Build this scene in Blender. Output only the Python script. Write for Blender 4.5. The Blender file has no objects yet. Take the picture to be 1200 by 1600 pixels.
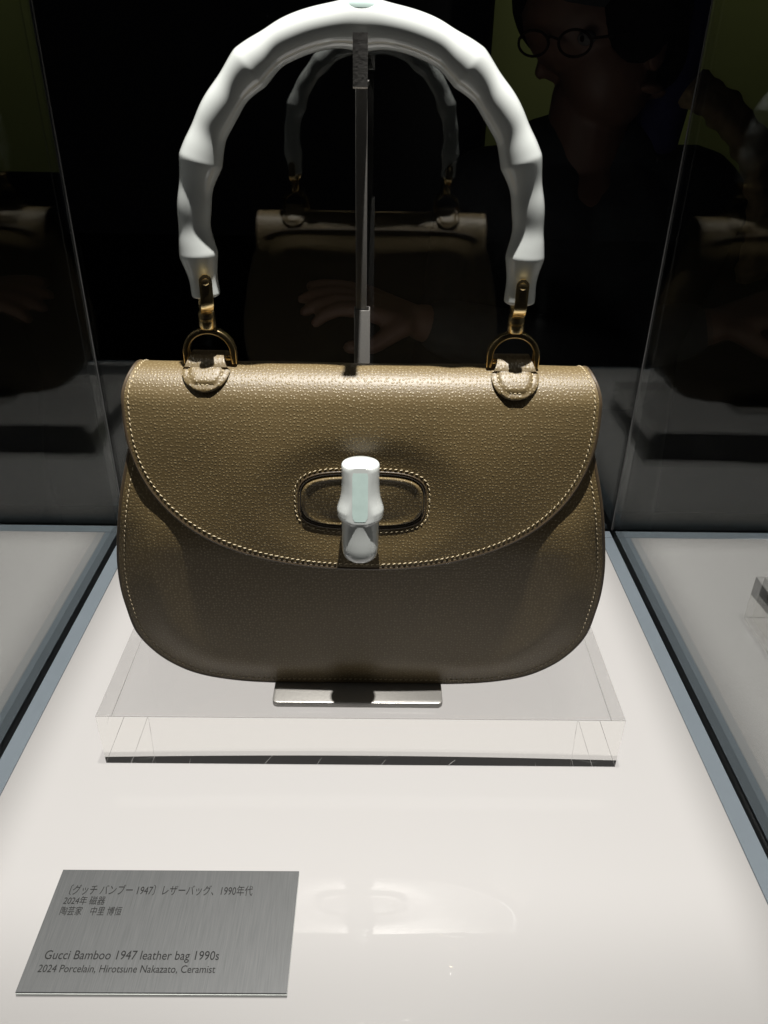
import bpy, bmesh, math, random
from mathutils import Vector, Matrix
random.seed(7)
R = math.radians
scn = bpy.context.scene
col = scn.collection

# ------------------------------------------------------------------ camera, world, lamps, exposure
cam_d = bpy.data.cameras.new('camera')
cam = bpy.data.objects.new('camera', cam_d)
col.objects.link(cam)
CAM_PITCH, CAM_YAW, CAM_ROLL = 0.5278, 0.0126, 0.0177
cy, sy, cp, sp = math.cos(CAM_YAW), math.sin(CAM_YAW), math.cos(CAM_PITCH), math.sin(CAM_PITCH)
fwd = Vector((sy*cp, cy*cp, -sp))
rt0 = Vector((cy, -sy, 0))
up0 = rt0.cross(fwd)
cr_, sr_ = math.cos(CAM_ROLL), math.sin(CAM_ROLL)
rt = rt0*cr_ + up0*sr_
up = up0*cr_ - rt0*sr_
m = Matrix((rt, up, -fwd)).transposed().to_4x4()
m.translation = Vector((0.0063, 0.0, 0.40))
cam.matrix_world = m
cam_d.sensor_fit = 'VERTICAL'
cam_d.sensor_height = 32.0
cam_d.sensor_width = 24.0
cam_d.lens = 1216.8/1600*32.0
cam_d.clip_start = 0.01
cam_d.clip_end = 100
scn.camera = cam

w = bpy.data.worlds.new('World')
scn.world = w
w.use_nodes = True
w.node_tree.nodes['Background'].inputs[0].default_value = (0.010, 0.010, 0.012, 1)
w.node_tree.nodes['Background'].inputs[1].default_value = 0.30


def spot(name, loc, aim, power, size_deg, blend, radius, color):
    d = bpy.data.lights.new(name, 'SPOT')
    d.energy = power
    d.spot_size = R(size_deg)
    d.spot_blend = blend
    d.shadow_soft_size = radius
    d.color = color
    o = bpy.data.objects.new(name, d)
    col.objects.link(o)
    o.location = loc
    o.rotation_euler = (Vector(aim)-Vector(loc)).to_track_quat('-Z', 'Y').to_euler()
    return o


KEY = spot('case_spotlight', (0.045, 0.345, 1.55), (0.0, 0.39, 0.1), 225.0, 34, 0.6, 0.010, (1.0, 0.965, 0.905))
spot('wall_fill_spot', (0.75, 1.75, 1.5), (0.72, 2.4, 0.50), 12.0, 60, 0.8, 0.03, (1.0, 0.97, 0.8))  # added unseen spot, brightens the olive wall only
spot('hand_fill_spot', (0.0, 1.30, 1.5), (0.02, 0.98, 0.14), 0.45, 20, 0.7, 0.02, (1.0, 0.85, 0.7))  # added weak fill for the visitor's hand, not a lamp of the gallery

scn.view_settings.view_transform = 'Standard'
scn.view_settings.look = 'None'
scn.view_settings.exposure = 0.0
scn.view_settings.gamma = 1.0
cyc = scn.cycles
cyc.max_bounces = 20
cyc.diffuse_bounces = 5
cyc.glossy_bounces = 10
cyc.transmission_bounces = 20
cyc.transparent_max_bounces = 20
cyc.sample_clamp_indirect = 6.0
cyc.use_denoising = True


# ------------------------------------------------------------------ materials
def mat(name):
    ma = bpy.data.materials.new(name)
    ma.use_nodes = True
    nt = ma.node_tree
    b = nt.nodes['Principled BSDF']
    return ma, nt, b


def node(nt, typ, **kw):
    n = nt.nodes.new(typ)
    for k, v in kw.items():
        setattr(n, k, v)
    return n


def simple(name, color, rough=0.5, metal=0.0, spec=0.5, coat=0.0, noise=0.0, nscale=300.0, bump=0.0):
    ma, nt, b = mat(name)
    b.inputs['Base Color'].default_value = (*color, 1)
    b.inputs['Roughness'].default_value = rough
    b.inputs['Metallic'].default_value = metal
    b.inputs['Specular IOR Level'].default_value = spec
    b.inputs['Coat Weight'].default_value = coat
    b.inputs['Coat Roughness'].default_value = 0.02
    if noise or bump:
        tc = node(nt, 'ShaderNodeTexCoord')
        nz = node(nt, 'ShaderNodeTexNoise')
        nz.inputs['Scale'].default_value = nscale
        nz.inputs['Detail'].default_value = 4
        nt.links.new(tc.outputs['Object'], nz.inputs['Vector'])
        if noise:
            mx = node(nt, 'ShaderNodeMix', data_type='RGBA')
            mx.inputs['A'].default_value = tuple(c*(1-noise) for c in color)+(1,)
            mx.inputs['B'].default_value = tuple(min(1, c*(1+noise)) for c in color)+(1,)
            nt.links.new(nz.outputs['Fac'], mx.inputs['Factor'])
            nt.links.new(mx.outputs['Result'], b.inputs['Base Color'])
        if bump:
            bp = node(nt, 'ShaderNodeBump')
            bp.inputs['Strength'].default_value = bump
            bp.inputs['Distance'].default_value = 0.0006
            nt.links.new(nz.outputs['Fac'], bp.inputs['Height'])
            nt.links.new(bp.outputs['Normal'], b.inputs['Normal'])
    return ma


def leather(name, base, pale, dots=1.0, rough=0.40):
    """pigskin: small raised grains on a brown hide, their glints painted in as pale dots; UV are metres"""
    ma, nt, b = mat(name)
    L = nt.links.new
    tc = node(nt, 'ShaderNodeTexCoord')
    mp = node(nt, 'ShaderNodeMapping')
    mp.inputs['Scale'].default_value = (530, 490, 1)
    L(tc.outputs['UV'], mp.inputs['Vector'])
    wob = node(nt, 'ShaderNodeTexNoise')
    wob.inputs['Scale'].default_value = 0.6
    L(mp.outputs['Vector'], wob.inputs['Vector'])
    vm = node(nt, 'ShaderNodeVectorMath', operation='MULTIPLY_ADD')
    vm.inputs[1].default_value = (1.2, 0.8, 0)
    L(wob.outputs['Color'], vm.inputs[0])
    L(mp.outputs['Vector'], vm.inputs[2])
    vo = node(nt, 'ShaderNodeTexVoronoi', feature='F1', voronoi_dimensions='2D')
    vo.inputs['Scale'].default_value = 1.0
    vo.inputs['Randomness'].default_value = 0.62
    L(vm.outputs['Vector'], vo.inputs['Vector'])
    ramp = node(nt, 'ShaderNodeMapRange', interpolation_type='SMOOTHSTEP')
    ramp.inputs['From Min'].default_value = 0.36
    ramp.inputs['From Max'].default_value = 0.08
    L(vo.outputs['Distance'], ramp.inputs['Value'])
    # per grain strength
    sep = node(nt, 'ShaderNodeSeparateColor')
    L(vo.outputs['Color'], sep.inputs['Color'])
    pw = node(nt, 'ShaderNodeMath', operation='MULTIPLY')
    gs = node(nt, 'ShaderNodeMapRange')
    gs.inputs['To Min'].default_value = 0.35
    L(sep.outputs['Red'], gs.inputs['Value'])
    L(gs.outputs['Result'], pw.inputs[0])
    L(ramp.outputs['Result'], pw.inputs[1])
    # fine creases
    fn = node(nt, 'ShaderNodeTexNoise')
    fn.inputs['Scale'].default_value = 2.6
    fn.inputs['Detail'].default_value = 5
    fn.inputs['Roughness'].default_value = 0.65
    L(mp.outputs['Vector'], fn.inputs['Vector'])
    ad = node(nt, 'ShaderNodeMath', operation='MULTIPLY_ADD')
    ad.inputs[1].default_value = 0.55
    L(fn.outputs['Fac'], ad.inputs[0])
    L(pw.outputs[0], ad.inputs[2])
    bp = node(nt, 'ShaderNodeBump')
    bp.inputs['Strength'].default_value = 0.42
    bp.inputs['Distance'].default_value = 0.0005
    L(ad.outputs[0], bp.inputs['Height'])
    L(bp.outputs['Normal'], b.inputs['Normal'])
    # broad tone variation of the hide
    bn = node(nt, 'ShaderNodeTexNoise')
    bn.inputs['Scale'].default_value = 0.05
    bn.inputs['Detail'].default_value = 3
    L(mp.outputs['Vector'], bn.inputs['Vector'])
    tone = node(nt, 'ShaderNodeMix', data_type='RGBA')
    tone.inputs['A'].default_value = tuple(c*0.85 for c in base)+(1,)
    tone.inputs['B'].default_value = tuple(c*1.15 for c in base)+(1,)
    L(bn.outputs['Fac'], tone.inputs['Factor'])
    sc = node(nt, 'ShaderNodeMath', operation='MULTIPLY')
    sc.inputs[1].default_value = dots
    L(pw.outputs[0], sc.inputs[0])
    mx = node(nt, 'ShaderNodeMix', data_type='RGBA')
    mx.inputs['B'].default_value = (*pale, 1)
    L(tone.outputs['Result'], mx.inputs['A'])
    L(sc.outputs[0], mx.inputs['Factor'])
    L(mx.outputs['Result'], b.inputs['Base Color'])
    b.inputs['Roughness'].default_value = rough
    b.inputs['Specular IOR Level'].default_value = 0.60
    return ma


M = {}
M['leather'] = leather('pigskin_leather', (0.112, 0.079, 0.033), (0.38, 0.31, 0.165), 0.36, 0.46)
M['leather_edge'] = simple('leather_edge_paint', (0.06, 0.042, 0.024), 0.45, noise=0.25, nscale=400)
M['gap_shade'] = simple('dark_gap_shade', (0.02, 0.016, 0.012), 0.7, noise=0.2)  # near-black for the painted shade in the gap round the clasp plate
M['thread'] = simple('waxed_thread', (0.48, 0.40, 0.26), 0.6, noise=0.2, nscale=900)
M['porcelain'] = simple('white_porcelain', (0.56, 0.59, 0.58), 0.06, spec=0.6, coat=1.0, noise=0.03, nscale=30)
M['celadon'] = simple('celadon_glaze', (0.54, 0.68, 0.65), 0.08, coat=0.6, noise=0.10, nscale=220)
M['gold'] = simple('polished_gold', (0.98, 0.74, 0.38), 0.22, metal=1.0, noise=0.05, nscale=120)
M['steel'] = simple('satin_steel', (0.31, 0.302, 0.288), 0.40, metal=0.75, noise=0.10, nscale=700, bump=0.15)
M['strip'] = simple('blue_grey_border', (0.095, 0.113, 0.130), 0.30, noise=0.06, nscale=25)
M['black'] = simple('black_plinth', (0.012, 0.012, 0.014), 0.5, noise=0.3)
M['seam'] = simple('clear_silicone_seam', (0.10, 0.10, 0.10), 0.35, noise=0.2, nscale=60)
M['floor'] = simple('dark_gallery_floor', (0.03, 0.028, 0.026), 0.5, noise=0.3, nscale=8)
M['olive'] = simple('olive_painted_wall', (0.17, 0.20, 0.06), 0.8, noise=0.12, nscale=2.5)
M['skin'] = simple('skin', (0.17, 0.095, 0.065), 0.5, noise=0.08, nscale=40)
M['hair'] = simple('black_hair', (0.012, 0.010, 0.010), 0.9, spec=0.1, noise=0.4, nscale=160, bump=0.6)
M['coat'] = simple('black_coat_cloth', (0.034, 0.037, 0.039), 0.85, noise=0.3, nscale=90, bump=0.3)
M['trousers'] = simple('dark_trousers_cloth', (0.015, 0.015, 0.02), 0.85, noise=0.3, nscale=90)
M['eye'] = simple('eye_white', (0.2, 0.19, 0.18), 0.2)
M['iris'] = simple('dark_iris', (0.02, 0.012, 0.008), 0.15)
M['knit'] = simple('tan_patterned_scarf', (0.30, 0.22, 0.12), 0.9, noise=0.75, nscale=55, bump=0.6)
M['blue'] = simple('dark_blue_scarf', (0.03, 0.03, 0.12), 0.8, noise=0.3, nscale=40)
M['ink'] = simple('grey_print', (0.007, 0.007, 0.007), 0.7, spec=0.2)
M['backing'] = simple('pale_green_grey_backing', (0.55, 0.58, 0.56), 0.2, noise=0.05)
M['frame'] = simple('spectacle_frame', (0.03, 0.02, 0.015), 0.12)


def light_panel_mat(hw, y0, y1):
    """frosted light box under glass: the tubes inside give less light near its rims"""
    ma, nt, b = mat('frosted_light_panel')
    L = nt.links.new
    b.inputs['Base Color'].default_value = (0.05, 0.049, 0.047, 1)
    b.inputs['Roughness'].default_value = 0.5
    b.inputs['Coat Weight'].default_value = 0.6
    b.inputs['Coat Roughness'].default_value = 0.01
    tc = node(nt, 'ShaderNodeTexCoord')
    sm = node(nt, 'ShaderNodeTexNoise')
    sm.inputs['Scale'].default_value = 14
    sm.inputs['Detail'].default_value = 5
    sm.inputs['Distortion'].default_value = 1.5
    L(tc.outputs['Object'], sm.inputs['Vector'])
    smr = node(nt, 'ShaderNodeMapRange')
    smr.inputs['From Min'].default_value = 0.42
    smr.inputs['From Max'].default_value = 0.75
    smr.inputs['To Min'].default_value = 0.004
    smr.inputs['To Max'].default_value = 0.07
    L(sm.outputs['Fac'], smr.inputs['Value'])
    L(smr.outputs['Result'], b.inputs['Coat Roughness'])
    sp_ = node(nt, 'ShaderNodeSeparateXYZ')
    L(tc.outputs['Object'], sp_.inputs[0])
    ab = node(nt, 'ShaderNodeMath', operation='ABSOLUTE')
    L(sp_.outputs['X'], ab.inputs[0])
    dx = node(nt, 'ShaderNodeMath', operation='SUBTRACT')
    dx.inputs[0].default_value = hw
    L(ab.outputs[0], dx.inputs[1])
    d0 = node(nt, 'ShaderNodeMath', operation='SUBTRACT')
    L(sp_.outputs['Y'], d0.inputs[0])
    d0.inputs[1].default_value = y0
    d1 = node(nt, 'ShaderNodeMath', operation='SUBTRACT')
    d1.inputs[0].default_value = y1
    L(sp_.outputs['Y'], d1.inputs[1])

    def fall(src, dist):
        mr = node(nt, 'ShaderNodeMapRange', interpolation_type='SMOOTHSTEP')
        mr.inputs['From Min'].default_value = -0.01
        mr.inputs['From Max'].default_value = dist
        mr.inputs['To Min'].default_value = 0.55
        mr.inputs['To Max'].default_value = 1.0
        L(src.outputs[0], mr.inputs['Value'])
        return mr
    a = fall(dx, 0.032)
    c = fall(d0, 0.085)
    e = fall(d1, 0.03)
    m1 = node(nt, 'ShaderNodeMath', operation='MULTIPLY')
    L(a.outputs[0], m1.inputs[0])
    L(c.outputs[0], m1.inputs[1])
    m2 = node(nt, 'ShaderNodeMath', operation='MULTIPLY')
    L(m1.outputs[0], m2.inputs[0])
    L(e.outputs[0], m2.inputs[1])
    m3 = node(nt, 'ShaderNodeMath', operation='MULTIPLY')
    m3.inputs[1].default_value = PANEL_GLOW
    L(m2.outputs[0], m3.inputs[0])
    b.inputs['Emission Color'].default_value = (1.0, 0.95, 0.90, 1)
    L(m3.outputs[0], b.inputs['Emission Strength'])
    return ma


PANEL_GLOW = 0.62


def pane_mat(name, gain, lift, tint=(1, 1, 1)):
    """clear glass sheet: mirror-like share given by Fresnel on each face"""
    ma = bpy.data.materials.new(name)
    ma.use_nodes = True
    nt = ma.node_tree
    nt.nodes.clear()
    L = nt.links.new
    out = node(nt, 'ShaderNodeOutputMaterial')
    fr = node(nt, 'ShaderNodeFresnel')
    fr.inputs['IOR'].default_value = 1.5
    geo = node(nt, 'ShaderNodeNewGeometry')
    # the same front-side Fresnel for both faces of the sheet
    vt = node(nt, 'ShaderNodeVectorMath', operation='DOT_PRODUCT')
    L(geo.outputs['Incoming'], vt.inputs[0])
    L(geo.outputs['Normal'], vt.inputs[1])
    ab = node(nt, 'ShaderNodeMath', operation='ABSOLUTE')
    L(vt.outputs['Value'], ab.inputs[0])
    om = node(nt, 'ShaderNodeMath', operation='SUBTRACT')
    om.inputs[0].default_value = 1.0
    L(ab.outputs[0], om.inputs[1])
    p5 = node(nt, 'ShaderNodeMath', operation='POWER')
    p5.inputs[1].default_value = 5.0
    L(om.outputs[0], p5.inputs[0])
    ma_ = node(nt, 'ShaderNodeMath', operation='MULTIPLY_ADD', use_clamp=True)
    ma_.inputs[1].default_value = gain
    ma_.inputs[2].default_value = lift
    L(p5.outputs[0], ma_.inputs[0])
    nt.nodes.remove(fr)
    tr = node(nt, 'ShaderNodeBsdfTransparent')
    tr.inputs[0].default_value = (*tint, 1)
    gl = node(nt, 'ShaderNodeBsdfGlossy')
    gl.inputs['Roughness'].default_value = 0.0
    gl.inputs[0].default_value = (0.96, 0.98, 0.97, 1)
    mx = node(nt, 'ShaderNodeMixShader')
    L(ma_.outputs[0], mx.inputs[0])
    L(tr.outputs[0], mx.inputs[1])
    L(gl.outputs[0], mx.inputs[2])
    L(mx.outputs[0], out.inputs[0])
    return ma


def acrylic_mat():
    ma = bpy.data.materials.new('clear_acrylic')
    ma.use_nodes = True
    nt = ma.node_tree
    nt.nodes.clear()
    out = node(nt, 'ShaderNodeOutputMaterial')
    g = node(nt, 'ShaderNodeBsdfGlass')
    g.inputs['Color'].default_value = (1.0, 0.999, 0.995, 1)
    g.inputs['Roughness'].default_value = 0.0
    g.inputs['IOR'].default_value = 1.49
    nt.links.new(g.outputs[0], out.inputs[0])
    return ma


def brushed_mat():
    ma, nt, b = mat('brushed_aluminium')
    L = nt.links.new
    tc = node(nt, 'ShaderNodeTexCoord')
    mp = node(nt, 'ShaderNodeMapping')
    mp.inputs['Scale'].default_value = (1500, 60, 60)
    L(tc.outputs['Object'], mp.inputs['Vector'])
    nz = node(nt, 'ShaderNodeTexNoise')
    nz.inputs['Scale'].default_value = 1.0
    nz.inputs['Detail'].default_value = 3
    L(mp.outputs['Vector'], nz.inputs['Vector'])
    mx = node(nt, 'ShaderNodeMix', data_type='RGBA')
    mx.inputs['A'].default_value = (0.050, 0.053, 0.055, 1)
    mx.inputs['B'].default_value = (0.092, 0.095, 0.097, 1)
    L(nz.outputs['Fac'], mx.inputs['Factor'])
    L(mx.outputs['Result'], b.inputs['Base Color'])
    b.inputs['Metallic'].default_value = 0.45
    b.inputs['Roughness'].default_value = 0.5
    b.inputs['Anisotropic'].default_value = 0.0
    bp = node(nt, 'ShaderNodeBump')
    bp.inputs['Strength'].default_value = 0.10
    bp.inputs['Distance'].default_value = 0.0003
    L(nz.outputs['Fac'], bp.inputs['Height'])
    L(bp.outputs['Normal'], b.inputs['Normal'])
    return ma


M['acrylic'] = acrylic_mat()
M['brushed'] = brushed_mat()
M['pane_back'] = pane_mat('back_glass', 0.96, 0.058)
M['pane_side'] = pane_mat('coated_side_glass', 1.0, 0.235)


# ------------------------------------------------------------------ mesh helpers
def link(name, me, parent=None, material=None):
    o = bpy.data.objects.new(name, me)
    col.objects.link(o)
    if material is not None:
        me.materials.append(M[material] if isinstance(material, str) else material)
    if parent is not None:
        o.parent = parent
    return o


def finish(me, angle=40):
    me.validate()
    for p in me.polygons:
        p.use_smooth = True
    me.set_sharp_from_angle(angle=R(angle))
    me.update()
    return me


def mesh_from(name, vs, fs, uvs=None, angle=40):
    me = bpy.data.meshes.new(name)
    me.from_pydata([tuple(v) for v in vs], [], fs)
    if uvs:
        uvl = me.uv_layers.new(name='uv')
        for lp in me.loops:
            uvl.data[lp.index].uv = uvs[lp.vertex_index]
    return finish(me, angle)


def grid(name, rows, uvrows=None, close_v=False, close_u=False, caps=False, angle=40, parent=None, material=None):
    """rows: list of lists of points"""
    n, k = len(rows), len(rows[0])
    vs = [p for r in rows for p in r]
    uv = [p for r in uvrows for p in r] if uvrows else None
    fs = []
    for i in range(n if close_u else n-1):
        for j in range(k if close_v else k-1):
            a, b = i*k+j, i*k+(j+1) % k
            i2 = (i+1) % n
            c, d = i2*k+(j+1) % k, i2*k+j
            fs.append((a, b, c, d))
    if caps:
        fs.append(tuple(range(k-1, -1, -1)))
        fs.append(tuple((n-1)*k+j for j in range(k)))
    return link(name, mesh_from(name, vs, fs, uv, angle), parent, material)


def fix_normals(o):
    bm = bmesh.new()
    bm.from_mesh(o.data)
    bmesh.ops.remove_doubles(bm, verts=bm.verts, dist=1e-6)
    bmesh.ops.recalc_face_normals(bm, faces=bm.faces)
    bm.to_mesh(o.data)
    bm.free()
    finish(o.data)
    return o


def catmull(P, n=8, closed=False):
    P = [Vector(p) for p in P]
    if closed:
        Q = [P[-1]]+P+P[:2]
    else:
        Q = [P[0]*2-P[1]]+P+[P[-1]*2-P[-2]]
    out = []
    for i in range(1, len(Q)-2):
        a, b, c, d = Q[i-1:i+3]
        for k in range(n):
            t = k/n
            out.append(0.5*(2*b+(c-a)*t+(2*a-5*b+4*c-d)*t*t+(3*b-a-3*c+d)*t**3))
    if not closed:
        out.append(P[-1])
    return out


def frames(path, closed=False, ref=Vector((0, 1, 0))):
    fr = []
    n = len(path)
    for i in range(n):
        a = path[(i-1) % n] if (closed or i > 0) else path[i]
        b = path[(i+1) % n] if (closed or i < n-1) else path[i]
        t = (b-a).normalized()
        s = ref.cross(t)
        if s.length < 1e-4:
            s = Vector((1, 0, 0)).cross(t)
        s.normalize()
        u = t.cross(s).normalized()
        fr.append((t, s, u))
    return fr


def sweep(name, path, section, closed=False, parent=None, material=None, ref=Vector((0, 1, 0)), angle=40, caps=True):
    """section(i) -> list of (a,b) offsets in the (s,u) plane"""
    path = [Vector(p) for p in path]
    fr = frames(path, closed, ref)
    rows, uv, d = [], [], 0
    for i, p in enumerate(path):
        if i:
            d += (p-path[i-1]).length
        sec = section(i)
        rows.append([p+fr[i][1]*a+fr[i][2]*b for a, b in sec])
        uv.append([(j*0.004, d) for j in range(len(sec))])
    o = grid(name, rows, uv, close_v=True, close_u=closed, caps=caps and not closed, angle=angle, parent=parent, material=material)
    return fix_normals(o)


def circ(r, n=12, ry=None):
    ry = r if ry is None else ry
    return [(r*math.cos(2*math.pi*k/n), ry*math.sin(2*math.pi*k/n)) for k in range(n)]


def rrect(hx, hy, r, n=4):
    pts = []
    for cx, cy_, a0 in ((hx-r, hy-r, 0), (-hx+r, hy-r, 90), (-hx+r, -hy+r, 180), (hx-r, -hy+r, 270)):
        for k in range(n+1):
            a = R(a0+90*k/n)
            pts.append((cx+r*math.cos(a), cy_+r*math.sin(a)))
    return pts


def tube(name, path, r, n=12, closed=False, **kw):
    rr = r if callable(r) else (lambda i: r)
    return sweep(name, path, lambda i: circ(rr(i), n), closed, **kw)


def box(name, lo, hi, bevel=0.0, seg=2, parent=None, material=None):
    bm = bmesh.new()
    bmesh.ops.create_cube(bm, size=1)
    lo, hi = Vector(lo), Vector(hi)
    for v in bm.verts:
        v.co = Vector(((lo[i]+hi[i])/2+v.co[i]*(hi[i]-lo[i]) for i in range(3)))
    if bevel:
        bmesh.ops.bevel(bm, geom=bm.edges[:], offset=bevel, segments=seg, profile=0.5, affect='EDGES')
    me = bpy.data.meshes.new(name)
    bm.to_mesh(me)
    bm.free()
    return link(name, finish(me), parent, material)


def extrude_poly(name, poly, z0, z1, bevel=0.0, parent=None, material=None, T=lambda x, y, z: (x, y, z)):
    """solid prism from a 2-D outline with a bevelled rim, mapped through T"""
    n = len(poly)
    cx = sum(p[0] for p in poly)/n
    cy_ = sum(p[1] for p in poly)/n

    def ins(d):
        out = []
        for i in range(n):
            a, b, c = Vector(poly[i-1]), Vector(poly[i]), Vector(poly[(i+1) % n])
            t = (c-a).normalized()
            nn = Vector((-t.y, t.x))
            if nn.dot(Vector((cx, cy_))-b) < 0:
                nn = -nn
            out.append(b+nn*d)
        return out
    rings = []
    if bevel:
        i1, i2 = ins(bevel), ins(bevel*0.3)
        rings = [(i1, z0), (i2, z0+bevel*0.3), (poly, z0+bevel), (poly, z1-bevel), (i2, z1-bevel*0.3), (i1, z1)]
    else:
        rings = [(poly, z0), (poly, z1)]
    rows = [[Vector(T(p[0], p[1], z)) for p in rg] for rg, z in rings]
    uv = [[(p[0], p[1]) for p in rg] for rg, z in rings]
    o = grid(name, rows, uv, close_v=True, caps=True, parent=parent, material=material)
    return fix_normals(o)


def empty(name, loc, label, cat, group=None):
    o = bpy.data.objects.new(name, None)
    col.objects.link(o)
    o.location = loc
    o.empty_display_size = 0.02
    o['label'] = label
    o['category'] = cat
    if group:
        o['group'] = group
    return o


def keep(parent):
    """children were built in world space: undo the parent's offset"""
    inv = Matrix.Translation(-parent.location)
    for c in parent.children:
        c.matrix_parent_inverse = inv


def structure(o):
    o['kind'] = 'structure'
    return o


def stitch_mesh(name, pts, nors, length, rad, parent, material='thread', skew=0.0):
    """a row of short thread capsules: pts are centres along the seam"""
    vs, fs = [], []
    for i, p in enumerate(pts):
        a = pts[i-1] if i > 0 else pts[i]
        b = pts[i+1] if i < len(pts)-1 else pts[i]
        t = (b-a).normalized()
        nrm = nors[i].normalized()
        s = nrm.cross(t).normalized()
        t = (t+s*skew).normalized()
        s = nrm.cross(t).normalized()
        ln = length*random.uniform(0.88, 1.08)
        base = len(vs)
        prof = [(-0.5, 0.15, -0.5), (-0.36, 0.85, 0.15), (0, 1.0, 0.35), (0.36, 0.85, 0.15), (0.5, 0.15, -0.5)]
        for u, rr, lift in prof:
            for k in range(6):
                an = 2*math.pi*k/6
                vs.append(p+t*(u*ln)+s*(math.cos(an)*rad*rr)+nrm*(math.sin(an)*rad*rr+lift*rad))
        for j in range(4):
            for k in range(6):
                fs.append((base+j*6+k, base+j*6+(k+1) % 6, base+(j+1)*6+(k+1) % 6, base+(j+1)*6+k))
        fs.append(tuple(base+k for k in range(5, -1, -1)))
        fs.append(tuple(base+24+k for k in range(6)))
    o = link(name, mesh_from(name, vs, fs), parent, material)
    o['kind'] = 'stuff'
    return o


def resample(path, step, start=0.0):
    out, acc, d = [], start, 0.0
    for i in range(1, len(path)):
        seg = (path[i]-path[i-1]).length
        while acc <= d+seg:
            out.append(path[i-1].lerp(path[i], (acc-d)/seg if seg else 0))
            acc += step
        d += seg
    return out


# ------------------------------------------------------------------ display case (light panel, rims, glass)
HW, YF, YB = 0.2401, 0.186, 0.6551        # inner half width, front and back of the case floor
SW = 0.0149                               # width of the blue-grey rim
case = empty('display_case', (0, 0.42, -1.0), 'clear glass display case with a glowing white base and blue grey rims', 'display case')
PH, P0, P1 = HW-SW, YF+0.006, YB-0.0135
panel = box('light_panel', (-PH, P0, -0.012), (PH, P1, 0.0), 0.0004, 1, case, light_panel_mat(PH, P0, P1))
for s in (-1, 1):
    xs = sorted((s*(PH+0.0003), s*(HW-0.0026)))
    box('border_strip', (xs[0], P0, -0.012), (xs[1], P1, 0.0), 0.0003, 1, case, 'strip')
box('border_strip', (-HW+0.0026, P1+0.0003, -0.012), (HW-0.0026, YB-0.0016, 0.0), 0.0003, 1, case, 'strip')
box('border_strip', (-HW+0.0026, P0-0.006, -0.012), (HW-0.0026, P0-0.0003, 0.0), 0.0003, 1, case, 'strip')
box('plinth', (-HW-0.006, YF-0.006, -1.0), (HW+0.006, YB+0.008, -0.0122), 0.002, 2, case, 'black')
GT = 0.0035
for s in (-1, 1):
    xs = sorted((s*HW, s*(HW+GT)))
    box('glass_pane', (xs[0], YF, -0.012), (xs[1], YB, 0.80), 0, 1, case, 'pane_side')
box('glass_pane', (-HW-GT, YB+0.0006, -0.012), (HW+GT, YB+0.0006+GT, 0.80), 0, 1, case, 'pane_back')
for s in (-1, 1):
    xs = sorted((s*(HW-0.0012), s*(HW-0.0001)))
    box('corner_seam', (xs[0], YB-0.0012, 0.001), (xs[1], YB-0.0001, 0.80), 0.0003, 1, case, 'seam')
keep(case)

# ------------------------------------------------------------------ gallery beyond the glass
structure(box('gallery_floor', (-6, -6, -1.05), (6, 6, -1.0), 0, 1, None, 'floor'))
wall = structure(box('olive_wall', (0.285, 2.30, 0.115), (2.6, 2.36, 2.4), 0.003, 1, None, 'olive'))
structure(box('dark_wall', (-4, 2.42, -1.0), (4, 2.5, 3.0), 0, 1, None, 'black'))

# ------------------------------------------------------------------ acrylic block
BX0, BX1, BY0, BY1, BZ0, BZ1 = -0.1673, 0.1653, 0.3565, 0.5170, 0.0006, 0.0421
block = box('acrylic_block', (BX0, BY0, BZ0), (BX1, BY1, BZ1), 0.00012, 1, None, 'acrylic')
block['label'] = 'thick clear acrylic block lying on the glowing white base under the bag'
block['category'] = 'riser block'

M['scratch'] = simple('white_scratch', (0.8, 0.8, 0.78), 0.5)
for x0, z0, x1, z1 in ((-0.1590, 0.0430, -0.1612, 0.0350), (-0.1510, 0.0012, -0.1500, 0.0050), (-0.1130, 0.0010, -0.1118, 0.0062), (-0.0640, 0.0012, -0.0585, 0.0090),
                       (-0.0300, 0.0010, -0.0268, 0.0070), (0.0120, 0.0012, 0.0150, 0.0058), (0.0560, 0.0014, 0.0600, 0.0060), (0.1130, 0.0012, 0.1122, 0.0040)):
    z0 = min(z0, BZ1-0.0006)
    dx_, dz_ = x1-x0, z1-z0
    ln = math.hypot(dx_, dz_)
    nx, nz = -dz_/ln*0.00007, dx_/ln*0.00007
    y_a, y_b = BY0-0.00012, BY0-0.00002
    vs = [(x0+nx, y, z0+nz) for y in (y_a, y_b)]+[(x0-nx, y, z0-nz) for y in (y_b, y_a)]+[(x1, y, z1) for y in (y_a, y_b)]
    link('scratch', mesh_from('scratch', vs, [(0, 1, 2, 3), (0, 4, 5, 1), (3, 2, 5, 4), (0, 3, 4), (1, 5, 2)]), block, 'scratch')

# ------------------------------------------------------------------ display stand
ST = BZ1
stand = empty('display_stand', (-0.0035, 0.41, ST), 'satin steel stand with flat tray, telescopic post and hook carrying the bag handle', 'display stand')
TX0, TX1, TY0, TY1 = -0.0580, 0.0505, 0.3655, 0.462
tray_poly = [((TX0+TX1)/2+x, (TY0+TY1)/2+y) for x, y in rrect((TX1-TX0)/2, (TY1-TY0)/2, 0.0035, 5)]
extrude_poly('tray', tray_poly, ST+0.0001, ST+0.0046, 0.0008, stand, 'steel')
PX, PY = -0.0030, 0.4490
zs0, zs1 = ST+0.0046, 0.2745


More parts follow.
